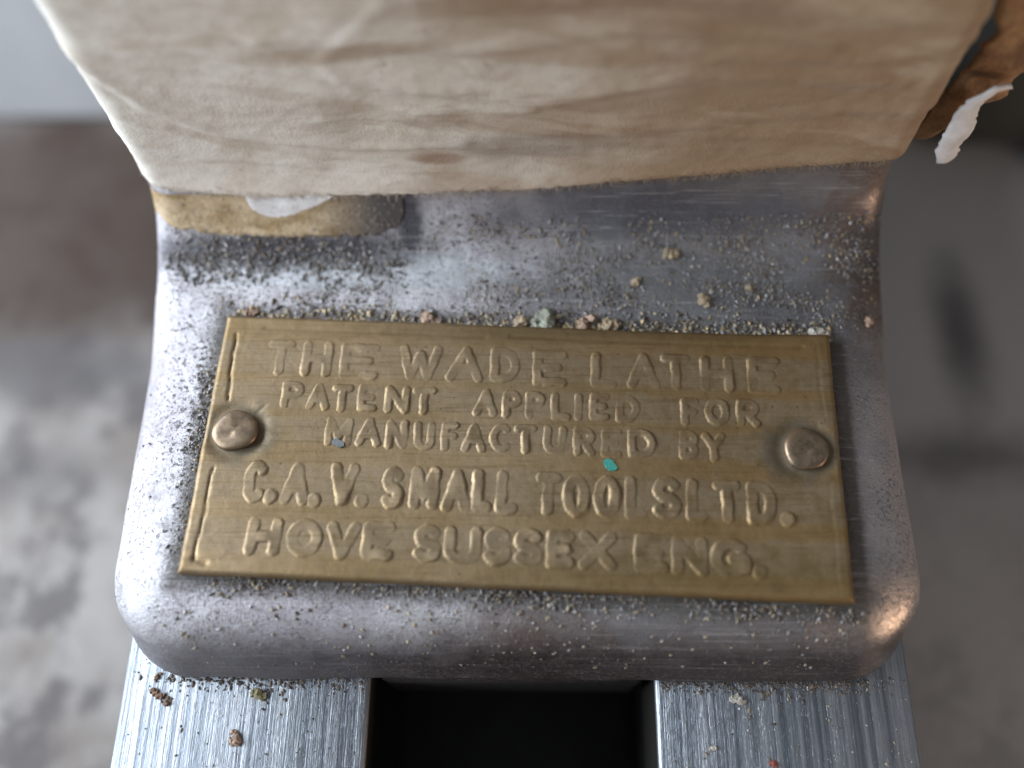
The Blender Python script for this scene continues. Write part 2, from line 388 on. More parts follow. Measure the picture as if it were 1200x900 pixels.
# ------------------------------------------------------------------ nameplate
PX, PY, PROT, PW, PH, PZ = .2676, -5.7703, -.0405, 47.56, 20.65, 8.97
PC, PS = math.cos(PROT), math.sin(PROT)
def plate_world(u, v, z): return (PX + PC * u - PS * v, PY + PS * u + PC * v, z)
def segd(u, v, a, b):
    ax, ay = a; bx, by = b; L = (bx - ax) ** 2 + (by - ay) ** 2
    t = np.clip(((u - ax) * (bx - ax) + (v - ay) * (by - ay)) / max(L, 1e-9), 0, 1)
    return np.hypot(u - ax - t * (bx - ax), v - ay - t * (by - ay))
def plate_height(u, v):
    """engraved border marks, dents round the rivets, a slight bow"""
    z = np.zeros_like(u)
    wob = .10 * np.sin(v * 1.3) + .05 * np.sin(v * 3.7 + 1)
    for a, b, dep, wd in (((-22.75, 8.6), (-22.45, 3.0), .13, .10), ((-22.55, -2.5), (-22.75, -9.4), .10, .09), ((-22.75, -9.3), (-21.9, -9.55), .13, .2),
                          ((-20.5, 9.25), (-3, 9.15), .05, .13), ((-1, 9.3), (21.6, 9.2), .07, .16),
                          ((22.7, 9), (22.8, 3.4), .025, .12), ((22.75, -2), (22.75, -9.3), .02, .12), ((-19.5, 2.6), (-20.0, 2.1), .06, .10)):
        d = segd(u + wob * .5, v, a, b); z -= dep * np.exp(-(d / wd) ** 2)
    for (cu, cv) in ((-21.3, .5), (21.3, .7)):
        d = np.hypot(u - cu, v - cv); z -= .16 * np.exp(-((d - 1.9) / .55) ** 2)
    z += .05 * np.sin(u * .21 + .4) * np.cos(v * .2) + .42 * np.clip((u - 12) / 11, 0, 1) ** 2
    return z
nu, nv = 380, 170
us = np.linspace(-PW / 2, PW / 2, nu); vv = np.linspace(-PH / 2, PH / 2, nv)
U, V = np.meshgrid(us, vv, indexing='ij')
ed = np.minimum(PW / 2 - np.abs(U), PH / 2 - np.abs(V))
Z = PZ + plate_height(U, V) - .22 * np.clip(1 - ed / .28, 0, 1) ** 1.5
wo = lambda t: .02 * np.sin(t * .9) + .012 * np.sin(t * 2.7 + 1)
U2 = U + np.where(np.abs(U) > PW / 2 - .3, wo(V), 0); V2 = V + np.where(np.abs(V) > PH / 2 - .3, wo(U * .7), 0)
XW = PX + PC * U2 - PS * V2; YWd = PY + PS * U2 + PC * V2
verts = np.stack([XW, YWd, Z], -1).reshape(-1, 3).tolist()
faces = grid_faces(nu, nv)
ring = [i * nv for i in range(nu)] + [(nu - 1) * nv + j for j in range(1, nv)] + [i * nv + nv - 1 for i in range(nu - 2, -1, -1)] + [j for j in range(nv - 2, 0, -1)]
b0 = len(verts)
for r in ring: verts.append([verts[r][0], verts[r][1], FT + .02])
for k in range(len(ring)):
    k2 = (k + 1) % len(ring); faces.append((ring[k2], ring[k], b0 + k, b0 + k2))
faces.append(tuple(range(b0 + len(ring) - 1, b0 - 1, -1)))
plate = pydata('nameplate', verts, faces, 'brass', head)
tag(plate, 'tarnished brass nameplate with raised lettering')
plate.data.set_sharp_from_angle(angle=math.radians(50))

# raised lettering: strokes on a unit box, blown up into soft worn ridges
def arcp(cx, cy, rx, ry, a0, a1, n=14):
    return [(cx + rx * math.cos(math.radians(a0 + (a1 - a0) * k / n)), cy + ry * math.sin(math.radians(a0 + (a1 - a0) * k / n))) for k in range(n + 1)]
G = {'A': [[(0, 0), (.5, 1), (1, 0)], [(.2, .36), (.8, .36)]],
     'B': [[(0, 0), (0, 1), (.55, 1)] + arcp(.55, .76, .42, .24, 90, -90, 8) + [(0, .52)], [(.55, .52)] + arcp(.55, .26, .45, .26, 90, -90, 8) + [(0, 0)]],
     'C': [arcp(.55, .5, .55, .5, 50, 310)], 'D': [[(0, 0), (0, 1), (.4, 1)] + arcp(.4, .5, .6, .5, 90, -90) + [(0, 0)]],
     'E': [[(1, 1), (0, 1), (0, 0), (1, 0)], [(0, .52), (.8, .52)]], 'F': [[(1, 1), (0, 1), (0, 0)], [(0, .52), (.8, .52)]],
     'G': [arcp(.52, .5, .52, .5, 50, 340) , [(1, .12), (1, .46), (.6, .46)]], 'H': [[(0, 0), (0, 1)], [(1, 0), (1, 1)], [(0, .5), (1, .5)]],
     'I': [[(.5, 0), (.5, 1)]], 'L': [[(0, 1), (0, 0), (1, 0)]], 'M': [[(0, 0), (0, 1), (.5, .25), (1, 1), (1, 0)]],
     'N': [[(0, 0), (0, 1), (1, 0), (1, 1)]], 'O': [arcp(.5, .5, .5, .5, 0, 360, 22)],
     'P': [[(0, 0), (0, 1), (.5, 1)] + arcp(.5, .74, .5, .26, 90, -90, 8) + [(0, .48)]],
     'R': [[(0, 0), (0, 1), (.5, 1)] + arcp(.5, .74, .48, .26, 90, -90, 8) + [(0, .48)], [(.45, .48), (1, 0)]],
     'S': [arcp(.5, .75, .46, .25, 30, 270, 12) + arcp(.5, .25, .5, .25, 90, -150, 12)],
     'T': [[(0, 1), (1, 1)], [(.5, 1), (.5, 0)]], 'U': [[(0, 1), (0, .35)] + arcp(.5, .35, .5, .35, 180, 360, 10) + [(1, 1)]],
     'V': [[(0, 1), (.5, 0), (1, 1)]], 'W': [[(0, 1), (.25, 0), (.5, .8), (.75, 0), (1, 1)]], 'X': [[(0, 0), (1, 1)], [(0, 1), (1, 0)]],
     'Y': [[(0, 1), (.5, .5), (1, 1)], [(.5, .5), (.5, 0)]], '.': [[(.5, .0), (.5, .03)]]}
LINES = [
 ('THEWADELATHE', [(-19.86, -17.92), (-17.1, -14.9), (-14.08, -11.2), (-9.54, -6.3), (-5.74, -3.02), (-2.36, -.24), (.96, 3.4), (5.44, 7.29), (8.21, 10.57), (10.84, 12.93), (13.85, 16.2), (17.44, 19.7)], 5.42, 8.06, .36, .8),
 ('PATENTAPPLIEDFOR', [(-18.25, -16.7), (-16.33, -14.63), (-14.36, -12.91), (-12.38, -11.01), (-10.28, -8.52), (-8.18, -6.49), (-3.48, -1.75), (-1.26, .04), (.5, 1.86), (2.44, 3.81), (4.26, 4.65), (5.36, 6.72), (7.37, 9.05), (12.27, 13.55), (14.07, 15.8), (16.44, 18.04)], 2.6, 4.55, .30, .8),
 ('MANUFACTUREDBY', [(-14.51, -12.6), (-12.18, -10.38), (-9.92, -8.38), (-7.79, -6.32), (-5.74, -4.52), (-4.19, -2.46), (-2.07, -.54), (-.22, 1.32), (1.96, 3.55), (4.19, 5.7), (6.29, 7.69), (8.27, 10.2), (12.07, 13.37), (13.76, 15.37)], -.22, 1.78, .30, .8),
 ('C.A.V.SMALLTOOLSLTD.', [(-20.02, -18.45), (-18.18, -17.73), (-17.22, -15.2), (-15, -14.5), (-13.67, -11.72), (-11.52, -10.95), (-9.75, -8.31), (-7.67, -5.7), (-5.28, -3.34), (-3.08, -1.77), (-1.33, .1), (1.54, 3.23), (3.54, 5.34), (5.78, 7.58), (8.07, 9.5), (10.06, 11.98), (12.53, 13.89), (14.5, 16.3), (16.9, 18.81), (19.36, 19.85)], -4.8, -1.98, .41, .95),
 ('HOVESUSSEXENG.', [(-19.14, -16.8), (-16.23, -13.81), (-13.38, -11.09), (-10.75, -8.62), (-7.04, -5.18), (-4.83, -2.31), (-2.02, -.17), (.12, 2.09), (2.49, 4.31), (4.8, 7.31), (8.74, 10.98), (11.4, 13.75), (14.11, 16.77), (17.23, 17.65)], -8.65, -6.3, .42, .9)]
STEP = .085
for txt, boxes, v0, v1, hw, hs in LINES:
    for ch, (u0, u1) in zip(txt, boxes):
        i0 = hw * .75                                        # keep the ridge inside its measured box
        a0, a1 = (u0 + i0, u1 - i0) if (u1 - u0) > 3 * i0 else ((u0 + u1) / 2 - .01, (u0 + u1) / 2 + .01)
        dv = rng.uniform(-.08, .08); sh = rng.uniform(-.05, .05)
        segs = []
        for st in G[ch]:
            q = [(a0 + x * (a1 - a0) + sh * (y - .5), v0 + i0 * .6 + dv + y * (v1 - v0 - 1.2 * i0)) for x, y in st]
            segs += list(zip(q[:-1], q[1:]))
        pad = hw * 1.5 + .15
        gu = np.arange(u0 - pad, u1 + pad + STEP, STEP); gv = np.arange(v0 - pad, v1 + pad + STEP, STEP)
        A, B = np.meshgrid(gu, gv, indexing='ij')
        d = np.full_like(A, 9.0)
        for a, b in segs: d = np.minimum(d, segd(A, B, a, b))
        ph = rng.uniform(0, 6); hgt = .135 * hs * rng.uniform(.65, 1.1) * np.clip(.78 + .5 * np.sin(A * 1.1 + ph) * np.sin(B * 1.3 + ph * 2), .25, 1.1) * (1 + .3 * np.sin(A * 1.7 + v0) * np.cos(B * 2.1) + .15 * np.sin(A * 3.1 + B * 1.3 + v0))
        wd = hw * (1.25 if ch == '.' else 1)
        d = d + .035 * np.sin(A * 5 + v0 * 3) * np.cos(B * 4.3) + .012 * np.sin(A * 13 - B * 11)
        t = np.clip((wd * 1.32 - d) / (wd * .62), 0, 1); h = hgt * (t * t * (3 - 2 * t))
        keep = h > .004
        zz = PZ + plate_height(A, B) + h - .012
        idx = -np.ones(A.shape, int); ff = []
        K = keep[:-1, :-1] | keep[1:, :-1] | keep[1:, 1:] | keep[:-1, 1:]
        used = np.zeros(A.shape, bool)
        used[:-1, :-1] |= K; used[1:, :-1] |= K; used[1:, 1:] |= K; used[:-1, 1:] |= K
        idx[used] = np.arange(used.sum())
        for i, j in zip(*np.nonzero(K)): ff.append((int(idx[i, j]), int(idx[i + 1, j]), int(idx[i + 1, j + 1]), int(idx[i, j + 1])))
        uu, v_ = A[used], B[used]
        vt = np.stack([PX + PC * uu - PS * v_, PY + PS * uu + PC * v_, zz[used]], -1)
        org = plate_world((u0 + u1) / 2, v0, PZ)
        o = pydata('full_stop' if ch == '.' else 'letter', vt, ff, 'brass', plate, True, org)

def rivet(u, v, r, ell, ang):
    vs_, fs = [], []; n = 36; rings = [(1.0, -.3), (1.03, .06), (1.0, .22), (.90, .33), (.72, .38), (.42, .40), (.18, .40)]
    cx, cy, _ = plate_world(u, v, 0); ca, sa = math.cos(ang), math.sin(ang)
    PZ = 8.97 + float(plate_height(np.array([u]), np.array([v]))[0]) + .05
    for k, (rr, z) in enumerate(rings):
        for i in range(n):
            a = 2 * math.pi * i / n; q = rr * r * (1 + .03 * math.sin(3 * a + u) + .02 * math.sin(5 * a))
            x, y = q * math.cos(a) * ell, q * math.sin(a)
            vs_.append((cx + ca * x - sa * y, cy + sa * x + ca * y, PZ + z + .04 * math.sin(2 * a + u)))
    c = len(vs_); vs_.append((cx, cy, PZ + .40))
    for k in range(len(rings) - 1):
        for i in range(n):
            j = (i + 1) % n; fs.append((k * n + i, k * n + j, (k + 1) * n + j, (k + 1) * n + i))
    for i in range(n): fs.append(((len(rings) - 1) * n + i, (len(rings) - 1) * n + (i + 1) % n, c))
    return pydata('rivet', vs_, fs, 'copper', plate, True, (cx, cy, PZ))
rivet(-21.35, .45, 1.55, 1.12, .3)
rivet(21.25, .75, 1.6, 1.0, 0)

def flake(name, u, v, rx, ry, mat, parent, h=.12, seed=1):
    r2 = random.Random(seed); n = 11; vs_ = []; cx, cy, _ = plate_world(u, v, 0)
    for zz, k in ((-.05, 1.0), (h, .9)):
        for i in range(n):
            a = 2 * math.pi * i / n; q = k * (1 + .35 * math.sin(2 * a + seed) + r2.uniform(-.1, .1))
            vs_.append((cx + rx * q * math.cos(a), cy + ry * q * math.sin(a), PZ + zz))
    fs = [(i, (i + 1) % n, n + (i + 1) % n, n + i) for i in range(n)] + [tuple(range(n, 2 * n))]
    return pydata(name, vs_, fs, mat, parent, False, (cx, cy, PZ))
tag(flake('paint_fleck', 6.9, -1.0, .62, .42, 'teal', plate, seed=4), 'bright teal paint fleck')
tag(flake('paint_fleck', -13.5, -.15, .45, .38, 'blue', plate, seed=9), 'grey blue paint fleck')

# ------------------------------------------------------------------ tape wrap
def fillet_y(z):
    """front surface of the body (y) at height z above the foot"""
    if z >= FT + RF: return YW
    d = FT + RF - z
    return YW - RF + math.sqrt(max(RF * RF - d * d, 0))
tape = thing('tape_wrap', 'cream paper tape stained brown, wound round the headstock upright', 'tape', (0, YW, 12))
def low_edge(x):
    k = [(-32, 13.6), (-30.3, 12.9), (-27, 12.2), (-21, 11.8), (-10, 12.0), (0, 12.3), (13, 13.4), (26, 14.8), (32, 15.2)]
    for (a, za), (b, zb) in zip(k[:-1], k[1:]):
        if x <= b or b == 32:
            t = min(max((x - a) / (b - a), 0), 1); return za + t * (zb - za)
CRE = [([(-31, 27), (-27, 21), (-22, 17.8), (-12, 16.2), (-2, 16.6)], .30, .55), ([(-31, 18), (-25, 15.2), (-16, 14.3)], .22, .5),
       ([(-16, 27.5), (-4, 26), (8, 28), (20, 27)], .30, .7), ([(-9, 31), (-14, 26), (-12, 23.5)], .22, .6), ([(2, 21), (12, 23.5), (26, 23)], .28, .7),
       ([(-3, 17.5), (10, 18.2), (24, 20.2), (30, 20)], .22, .7), ([(5, 31), (16, 30), (30, 28)], .28, .8), ([(14, 25.5), (24, 25.2), (30, 26.5)], .22, .6), ([(-27, 30), (-18, 25), (-8, 22.5), (2, 21.5)], .25, .7)]
def crease(x, z):
    h = 0.0
    for pts, amp, wd in CRE:
        dm = 9e9; sd = 0
        for (ax, az), (bx, bz) in zip(pts[:-1], pts[1:]):
            L = (bx - ax) ** 2 + (bz - az) ** 2; t = min(max(((x - ax) * (bx - ax) + (z - az) * (bz - az)) / L, 0), 1)
            ex, ez = x - ax - t * (bx - ax), z - az - t * (bz - az); dd = math.hypot(ex, ez)
            if dd < dm: dm = dd; sd = (bx - ax) * ez - (bz - az) * ex
        q = dm / wd * (1 if sd > 0 else -1)
        h += 1.1 * amp * (math.exp(-((q - .9) / 1.3) ** 2) - .7 * math.exp(-(q / .7) ** 2))
    return h
CR = 1.7; TH = .30
path = []                       # plan path: (x, y, nx, ny), left flank -> front -> right flank
HW = W - .05
for k in range(14): path.append((-HW - .1, YW + 22 - (22 - CR) * k / 13, -1, 0))
for k in range(1, 13):
    a = math.radians(180 + 90 * k / 12); path.append((-HW + CR + (CR + .1) * math.cos(a), YW + CR + (CR) * math.sin(a), math.cos(a), math.sin(a)))
for k in range(1, 150): path.append((-HW + CR + (2 * HW - 2 * CR) * k / 150, YW, 0, -1))
for k in range(13):
    a = math.radians(270 + 90 * k / 12); path.append((HW - CR + (CR + .1) * math.cos(a), YW + CR + CR * math.sin(a), math.cos(a), math.sin(a)))
for k in range(1, 14): path.append((HW + .1, YW + CR + (22 - CR) * k / 13, 1, 0))
NVT = 130
verts = []
for (x, y, nx_, ny_) in path:
    z0 = low_edge(x) + .16 * noise.noise((x * 1.3, y, 4)) + .10 * noise.noise((x * 4, y, 9))
    off0 = inset(x) if abs(ny_) > .2 else 0
    for j in range(-2, NVT):
        if j < 0: z = z0; lift = TH * (.1 if j == -2 else .75)
        else: z = z0 + .03 + (44 - z0) * (j / (NVT - 1)) ** 1.25; lift = TH
        if j >= 0:
            lift += .55 * max(0, crease(x, z)) + .5 * min(0, crease(x, z)) + .14 * noise.noise((x * .25, y * .3, z * .35)) + .05 * noise.noise((x * 1.1, y, z * 1.4))
            lift = max(lift, .2) - (.1 if j == 0 else 0)
        # flare out where the fillet pushes the lower edge forwards
        push = (YW - fillet_y(z + .0)) if z < FT + RF else 0
        yy = y + ny_ * lift - push * max(-ny_, 0)
        verts.append((x + nx_ * lift, yy, z))
wrap = pydata('wrap', verts, grid_faces(len(path), NVT + 2), 'tape', tape, True)

# old yellowed layer peeping out below
def on_fillet(x, a, lift):
    """point on the fillet; a = 0 at the foot, 90 at the wall"""
    r = math.radians(-90 + a); o = inset(x); rr = RF - lift
    y, z = YW - RF + RF * math.cos(r), FT + RF + RF * math.sin(r)
    rr -= .16 * (noise.noise((x * .12, y * .12, z * .12)) + .5 * noise.noise((x * .4, y * .4, z * .4 + 7)))
    return (x, YW - RF + (rr + o) * math.cos(r), FT + RF + (rr + o * IZ) * math.sin(r))
def under_low(x):
    k = [(-30.2, 47), (-28, 38), (-24, 34), (-18, 33), (-12, 34), (-10, 38), (-9.2, 46)]
    for (a, za), (b, zb) in zip(k[:-1], k[1:]):
        if x <= b: t = min(max((x - a) / (b - a), 0), 1); return za + t * (zb - za)
    return 50
verts = []; n1, n2 = 90, 16
for i in range(n1):
    x = -30.1 + 20.9 * i / (n1 - 1); a0 = under_low(x) + 2.0 * noise.noise((x * 1.1, 0, 0)) + 1.2 * noise.noise((x * 4, 2, 0))
    for j in range(-1, n2):
        a = a0 + (60 - a0) * max(j, 0) / (n2 - 1)
        lf = -.05 if j == -1 else .07 + .05 * noise.noise((x * .8, a * .12, 3)) + .03 * noise.noise((x * 3, a * .5, 3)) + .05 * min(1, (a - a0) / 8)
        verts.append(on_fillet(x, a, lf))
tag(pydata('under_layer', verts, grid_faces(n1, n2 + 1), 'under', tape), 'yellowed older layer of tape under the wrap')
verts = []; n1, n2 = 70, 8
for i in range(n1):
    t = i / (n1 - 1); x = -22.0 + 7.4 * t; hi = 60
    lo = hi - 14.5 * math.sin(math.pi * t ** .6) ** .85 + 1.0 * noise.noise((x * 3, 0, 1)) + .7 * noise.noise((x * 9, 5, 1))
    for j in range(n2): verts.append(on_fillet(x, lo + (hi - lo) * j / (n2 - 1), .10 + .05 * min(1, j / 2) + .05 * noise.noise((x * .8, (lo + hi) * .06, 3)) + .05 * (t > .02)))
tag(pydata('paper_patch', verts, grid_faces(n1, n2), 'white', tape), 'bare white paper showing through the old tape')

# torn ends at the right flank
def ribbon(name, rows, mat, seed, amp, thick, label):
    """rows: (centre, half vector) list; crumpled thick ribbon"""
    n = len(rows); m = 9; SUB = 6; R_ = []
    for k in range((n - 1) * SUB + 1):
        i = min(k // SUB, n - 2); t = k / SUB - i; t = t * t * (3 - 2 * t) * .4 + t * .6
        R_.append((Vector(rows[i][0]).lerp(Vector(rows[i + 1][0]), t), Vector(rows[i][1]).lerp(Vector(rows[i + 1][1]), t)))
    vs_ = []
    for side in (0, 1):
        for k, (c, h) in enumerate(R_):
            for j in range(m):
                q = j / (m - 1) * 2 - 1
                p = c + h * q * (1 + .25 * noise.noise((k * .8, seed, q)))
                d = Vector((.45, -.85, .25)) * (amp * (noise.noise((p.x * .5 + seed, p.y * .5, p.z * .5)) * 1.4 + .4 * math.cos(q * 2.2)))
                vs_.append(p + d + Vector((0, thick * side, 0)))
    N = len(R_); f = grid_faces(N, m) + [tuple(N * m + i for i in q[::-1]) for q in grid_faces(N, m)]
    rim = [k * m for k in range(N)] + [(N - 1) * m + j for j in range(1, m)] + [k * m + m - 1 for k in range(N - 2, -1, -1)] + list(range(m - 2, 0, -1))
    for a, b in zip(rim, rim[1:] + rim[:1]): f.append((b, a, N * m + a, N * m + b))
    return tag(pydata(name, [tuple(v) for v in vs_], f, mat, tape), label)
ribbon('torn_end', [((31.6, 18.6, 14.2), (.6, .1, -.3)), ((33.0, 18.5, 16.6), (1.3, .2, -.9)), ((34.4, 18.5, 19.8), (2.0, .3, -1.2)), ((35.0, 18.6, 23), (2.2, .3, -1.0)), ((34.6, 18.8, 27), (2.1, .3, -.6)), ((33.4, 19, 31), (1.6, .3, -.3))], 'brown', 3, .7, .35, 'glue-browned torn tape end')
ribbon('white_scrap', [((33.75, 16.6, 13.7), (.55, .1, .0)), ((33.5, 16.5, 15.0), (.95, .1, -.15)), ((33.25, 16.5, 17.0), (1.05, .1, -.2)), ((33.3, 16.5, 19.0), (.95, .1, -.25)), ((33.5, 16.6, 20.6), (.7, .2, -.25)), ((34.4, 16.9, 21.5), (.3, .1, -.4)), ((35.8, 17.2, 21.3), (.1, .1, -.25))], 'white', 8, .3, .25, 'white torn strip of paper')

# ------------------------------------------------------------------ loose fibres of the tape
def fibres():
    vs_, fs = [], []
    def hair(p, d, L, r, curl):
        p = Vector(p); d = Vector(d).normalized(); s = d.orthogonal().normalized(); q = d.cross(s)
        b = len(vs_)
        for k in range(5):
            t = k / 4; c = p + d * (L * t) + (s * math.sin(t * 2.4) + q * (t * t)) * curl * L
            rr = r * (1 - .7 * t)
            for a in range(3): vs_.append(c + (s * math.cos(a * 2.1) + q * math.sin(a * 2.1)) * rr)
        for k in range(4):
            for a in range(3): fs.append((b + k * 3 + a, b + k * 3 + (a + 1) % 3, b + k * 3 + 3 + (a + 1) % 3, b + k * 3 + 3 + a))
    for _ in range(900):
        x = rng.uniform(-30, 30); z = low_edge(x) + rng.uniform(-.05, .5)
        y = fillet_y(z) - TH - .02 + inset(x) * .9
        hair((x, y, z), (rng.uniform(-.8, .8), rng.uniform(-.9, -.2), rng.uniform(-1.1, .2)), rng.uniform(.15, .6), .022, rng.uniform(-.5, .5))
    for _ in range(500):
        x = rng.uniform(-30, -9.5); a = under_low(x) + rng.uniform(-1, 20)
        hair(on_fillet(x, a, .2), (rng.uniform(-.8, .8), -.7, rng.uniform(-.6, .6)), rng.uniform(.1, .45), .02, rng.uniform(-.5, .5))
    return vs_, fs
v_, f_ = fibres()
tag(pydata('loose_fibres', [tuple(p) for p in v_], f_, 'tape', tape), kind='stuff')

# ------------------------------------------------------------------ dark casting behind on the right
dk = thing('blurred_casting', 'dark green grey metal block standing behind the torn tape end', 'metal block', (80, 70, ZB))
bevel_box('block', (52, 51, ZB), (150, 110, 6), 6, 'dark', dk, 4)
bevel_box('ledge', (73, 44.5, ZB), (150, 51.5, -14), 3, 'black', dk, 4)

# ------------------------------------------------------------------ swarf, dust, crumbs
PAL = [((.22, .22, .23), .2), ((.36, .36, .37), .3), ((.50, .48, .46), .0), ((.27, .235, .175), 0), ((.40, .34, .25), 0), ((.10, .09, .085), 0), ((.16, .13, .10), 0), ((.34, .26, .15), .4)]
def lump(p, r, rnd, elong=1.0, nrm=Vector((0, 0, 1)), n_az=5, two=True):
    """small faceted grain: rings of n_az points plus two poles"""
    s = nrm.orthogonal().normalized(); q = nrm.cross(s); a0 = rnd.uniform(0, 6.28)
    d = s * math.cos(a0) + q * math.sin(a0); e = nrm.cross(d); p = Vector(p)
    vs_ = [p - nrm * r * .7]
    for zz, k in ((-.25, .95), (.45, .75)) if two else ((.1, 1.0),):
        for i in range(n_az):
            a = 2 * math.pi * i / n_az + rnd.uniform(-.35, .35); kk = k * rnd.uniform(.65, 1.2)
            vs_.append(p + d * (r * elong * kk * math.cos(a)) + e * (r * kk * math.sin(a) / max(1, elong * .6)) + nrm * (r * (zz + rnd.uniform(-.2, .2))))
    vs_.append(p + nrm * r * rnd.uniform(.6, .95))
    fs = []; n = n_az; R2 = 2 if two else 1
    for i in range(n):
        j = (i + 1) % n; fs.append((0, 1 + j, 1 + i))
        if two: fs.append((1 + i, 1 + j, 1 + n + j, 1 + n + i))
        o = 1 + (R2 - 1) * n; fs.append((o + i, o + j, 1 + R2 * n))
    return vs_, fs
class Grains:
    def __init__(s): s.v = []; s.f = []; s.c = []
    def add(s, p, r, nrm, el, pal, two=False):
        v, f = lump(p, r, rng, el, nrm, 5, two); b = len(s.v)
        s.v += [tuple(q) for q in v]; s.f += [tuple(b + i for i in q) for q in f]
        c, m = pal; k = rng.uniform(.75, 1.25)
        s.c += [(min(1, c[0] * k), min(1, c[1] * k), min(1, c[2] * k), m)] * len(v)
    def build(s, name, parent=None):
        o = pydata(name, s.v, s.f, 'grain', parent, False)
        at = o.data.color_attributes.new('grain', 'FLOAT_COLOR', 'POINT'); at.data.foreach_set('color', np.array(s.c, 'f').ravel())
        return o
def surf(x, y):
    """point and normal on the foot/fillet for a plan position"""
    if y > YW - RF:
        a = math.degrees(math.asin(min((y - (YW - RF)) / RF, .999))); r = math.radians(-90 + a)
        p = on_fillet(x, a, 0); n = Vector((0, -math.cos(r), -math.sin(r)))
    elif y > YF + LIP: p = (x, y, FT - inset(x, y) * IZ); n = Vector((0, 0, 1))
    else:
        q = min(PR[8:62], key=lambda a: abs(a[0] - y)); o = inset(x, y)
        iy, iz = inset_dir(*q)
        p = (x, q[0] - iy * o, q[1] - iz * o * IZ); n = Vector((0, q[2], q[3]))
    sr = side_r(y)
    if abs(x) > W - sr:
        d = (abs(x) - (W - sr)) / sr; n = (n * math.sqrt(1 - d * d) + Vector((math.copysign(d, x), 0, 0))).normalized()
    return Vector(p), n
def in_plate(x, y, pad=0.0):
    X, Y = x - PX, y - PY; return abs(PC * X + PS * Y) < PW / 2 + pad and abs(-PS * X + PC * Y) < PH / 2 + pad
g = Grains()
def scatter(n, fx, fy, rlo, rhi, pals, el=1.6, keep=None):
    k = 0; tries = 0
    while k < n and tries < n * 20:
        tries += 1; x = fx(); y = fy(x)
        if abs(x) > W - .4 or y > 14.6 or y < YF + .2 or in_plate(x, y, .05): continue
        if keep and rng.random() > keep(x, y): continue
        p, nrm = surf(x, y); r = rlo * (rhi / rlo) ** (rng.random() ** 2.2)
        g.add(p + nrm * r * .3, r, nrm, rng.uniform(1, el), PAL[rng.choice(pals)]); k += 1
U_ = rng.uniform
clump = lambda x, y: max(0.0, min(1, .5 + 1.6 * noise.noise((x * .22, y * .5, 1.5))))
scatter(4200, lambda: U_(-29, 30), lambda x: U_(4.5, 14), .04, .15, [0, 0, 1, 3, 5, 6, 5], 2, clump)
scatter(3000, lambda: U_(-4, 29), lambda x: U_(5, 13.8), .035, .14, [1, 3, 3, 0, 6, 5, 7, 6, 0], 2, lambda x, y: .25 + .75 * clump(x, y))
scatter(1500, lambda: U_(-24, 25), lambda x: PY + PH / 2 - .0405 * x + abs(rng.gauss(0, .7)) + .05, .07, .26, [3, 4, 5, 6, 0, 7], 1.8)
scatter(1100, lambda: U_(-29, -9), lambda x: 10.6 + rng.gauss(0, .9), .06, .18, [0, 1, 5, 5, 6], 3)
scatter(900, lambda: U_(-27.5, -23.2), lambda x: U_(-14, 8), .05, .16, [5, 6, 0, 3, 0, 1], 2, lambda x, y: math.exp(-((x + 23.9 - y * .03) / .9) ** 2) * (1 if y > -6 else .4))
scatter(900, lambda: U_(-22, 25), lambda x: PY - PH / 2 - .0405 * x - abs(rng.gauss(0, .55)) - .05, .06, .20, [5, 6, 3, 0], 2)
scatter(700, lambda: U_(-26, 24), lambda x: U_(YF + .15, -17), .04, .19, [1, 3, 3, 4, 6, 0], 1.5)
scatter(60, lambda: U_(-30, -24), lambda x: U_(-18, 6), .05, .12, [5, 6], 1.5)
scatter(3200, lambda: U_(-24, 26), lambda x: PY + PH / 2 - .0405 * x + abs(rng.gauss(0, .9)) + .03, .025, .075, [3, 6, 5, 6, 0, 3], 1.6)
scatter(2500, lambda: U_(-28, 28), lambda x: U_(5, 13.8), .025, .06, [3, 6, 5, 0, 6], 1.6, clump)
tag(g.build('casting_dust'), 'fine metal dust and grit scattered over the headstock casting', 'dust', kind='stuff')
g = Grains()
for _ in range(420):
    if rng.random() < .4: x = rng.uniform(-29.5, -11.4)
    else: x = rng.uniform(11, 29.8)
    y = rng.uniform(-31, -20) if rng.random() < .55 else -21.0 - abs(rng.gauss(0, .6))
    g.add((x, y, .02), .05 * 3.2 ** (rng.random() ** 2), Vector((0, 0, 1)), rng.uniform(1, 2), PAL[rng.choice([5, 6, 5, 3, 1])])
for _ in range(900):
    x = rng.uniform(11, 27) if rng.random() < .65 else rng.uniform(-27, -11.3)
    g.add((x, -21.2 - abs(rng.gauss(0, .55)), .02), .05 * 3.6 ** (rng.random() ** 2), Vector((0, 0, 1)), rng.uniform(1, 2), PAL[rng.choice([5, 6, 5, 5])])
tag(g.build('rail_dust'), 'fine dark grit lying on the steel rails', 'dust', kind='stuff')

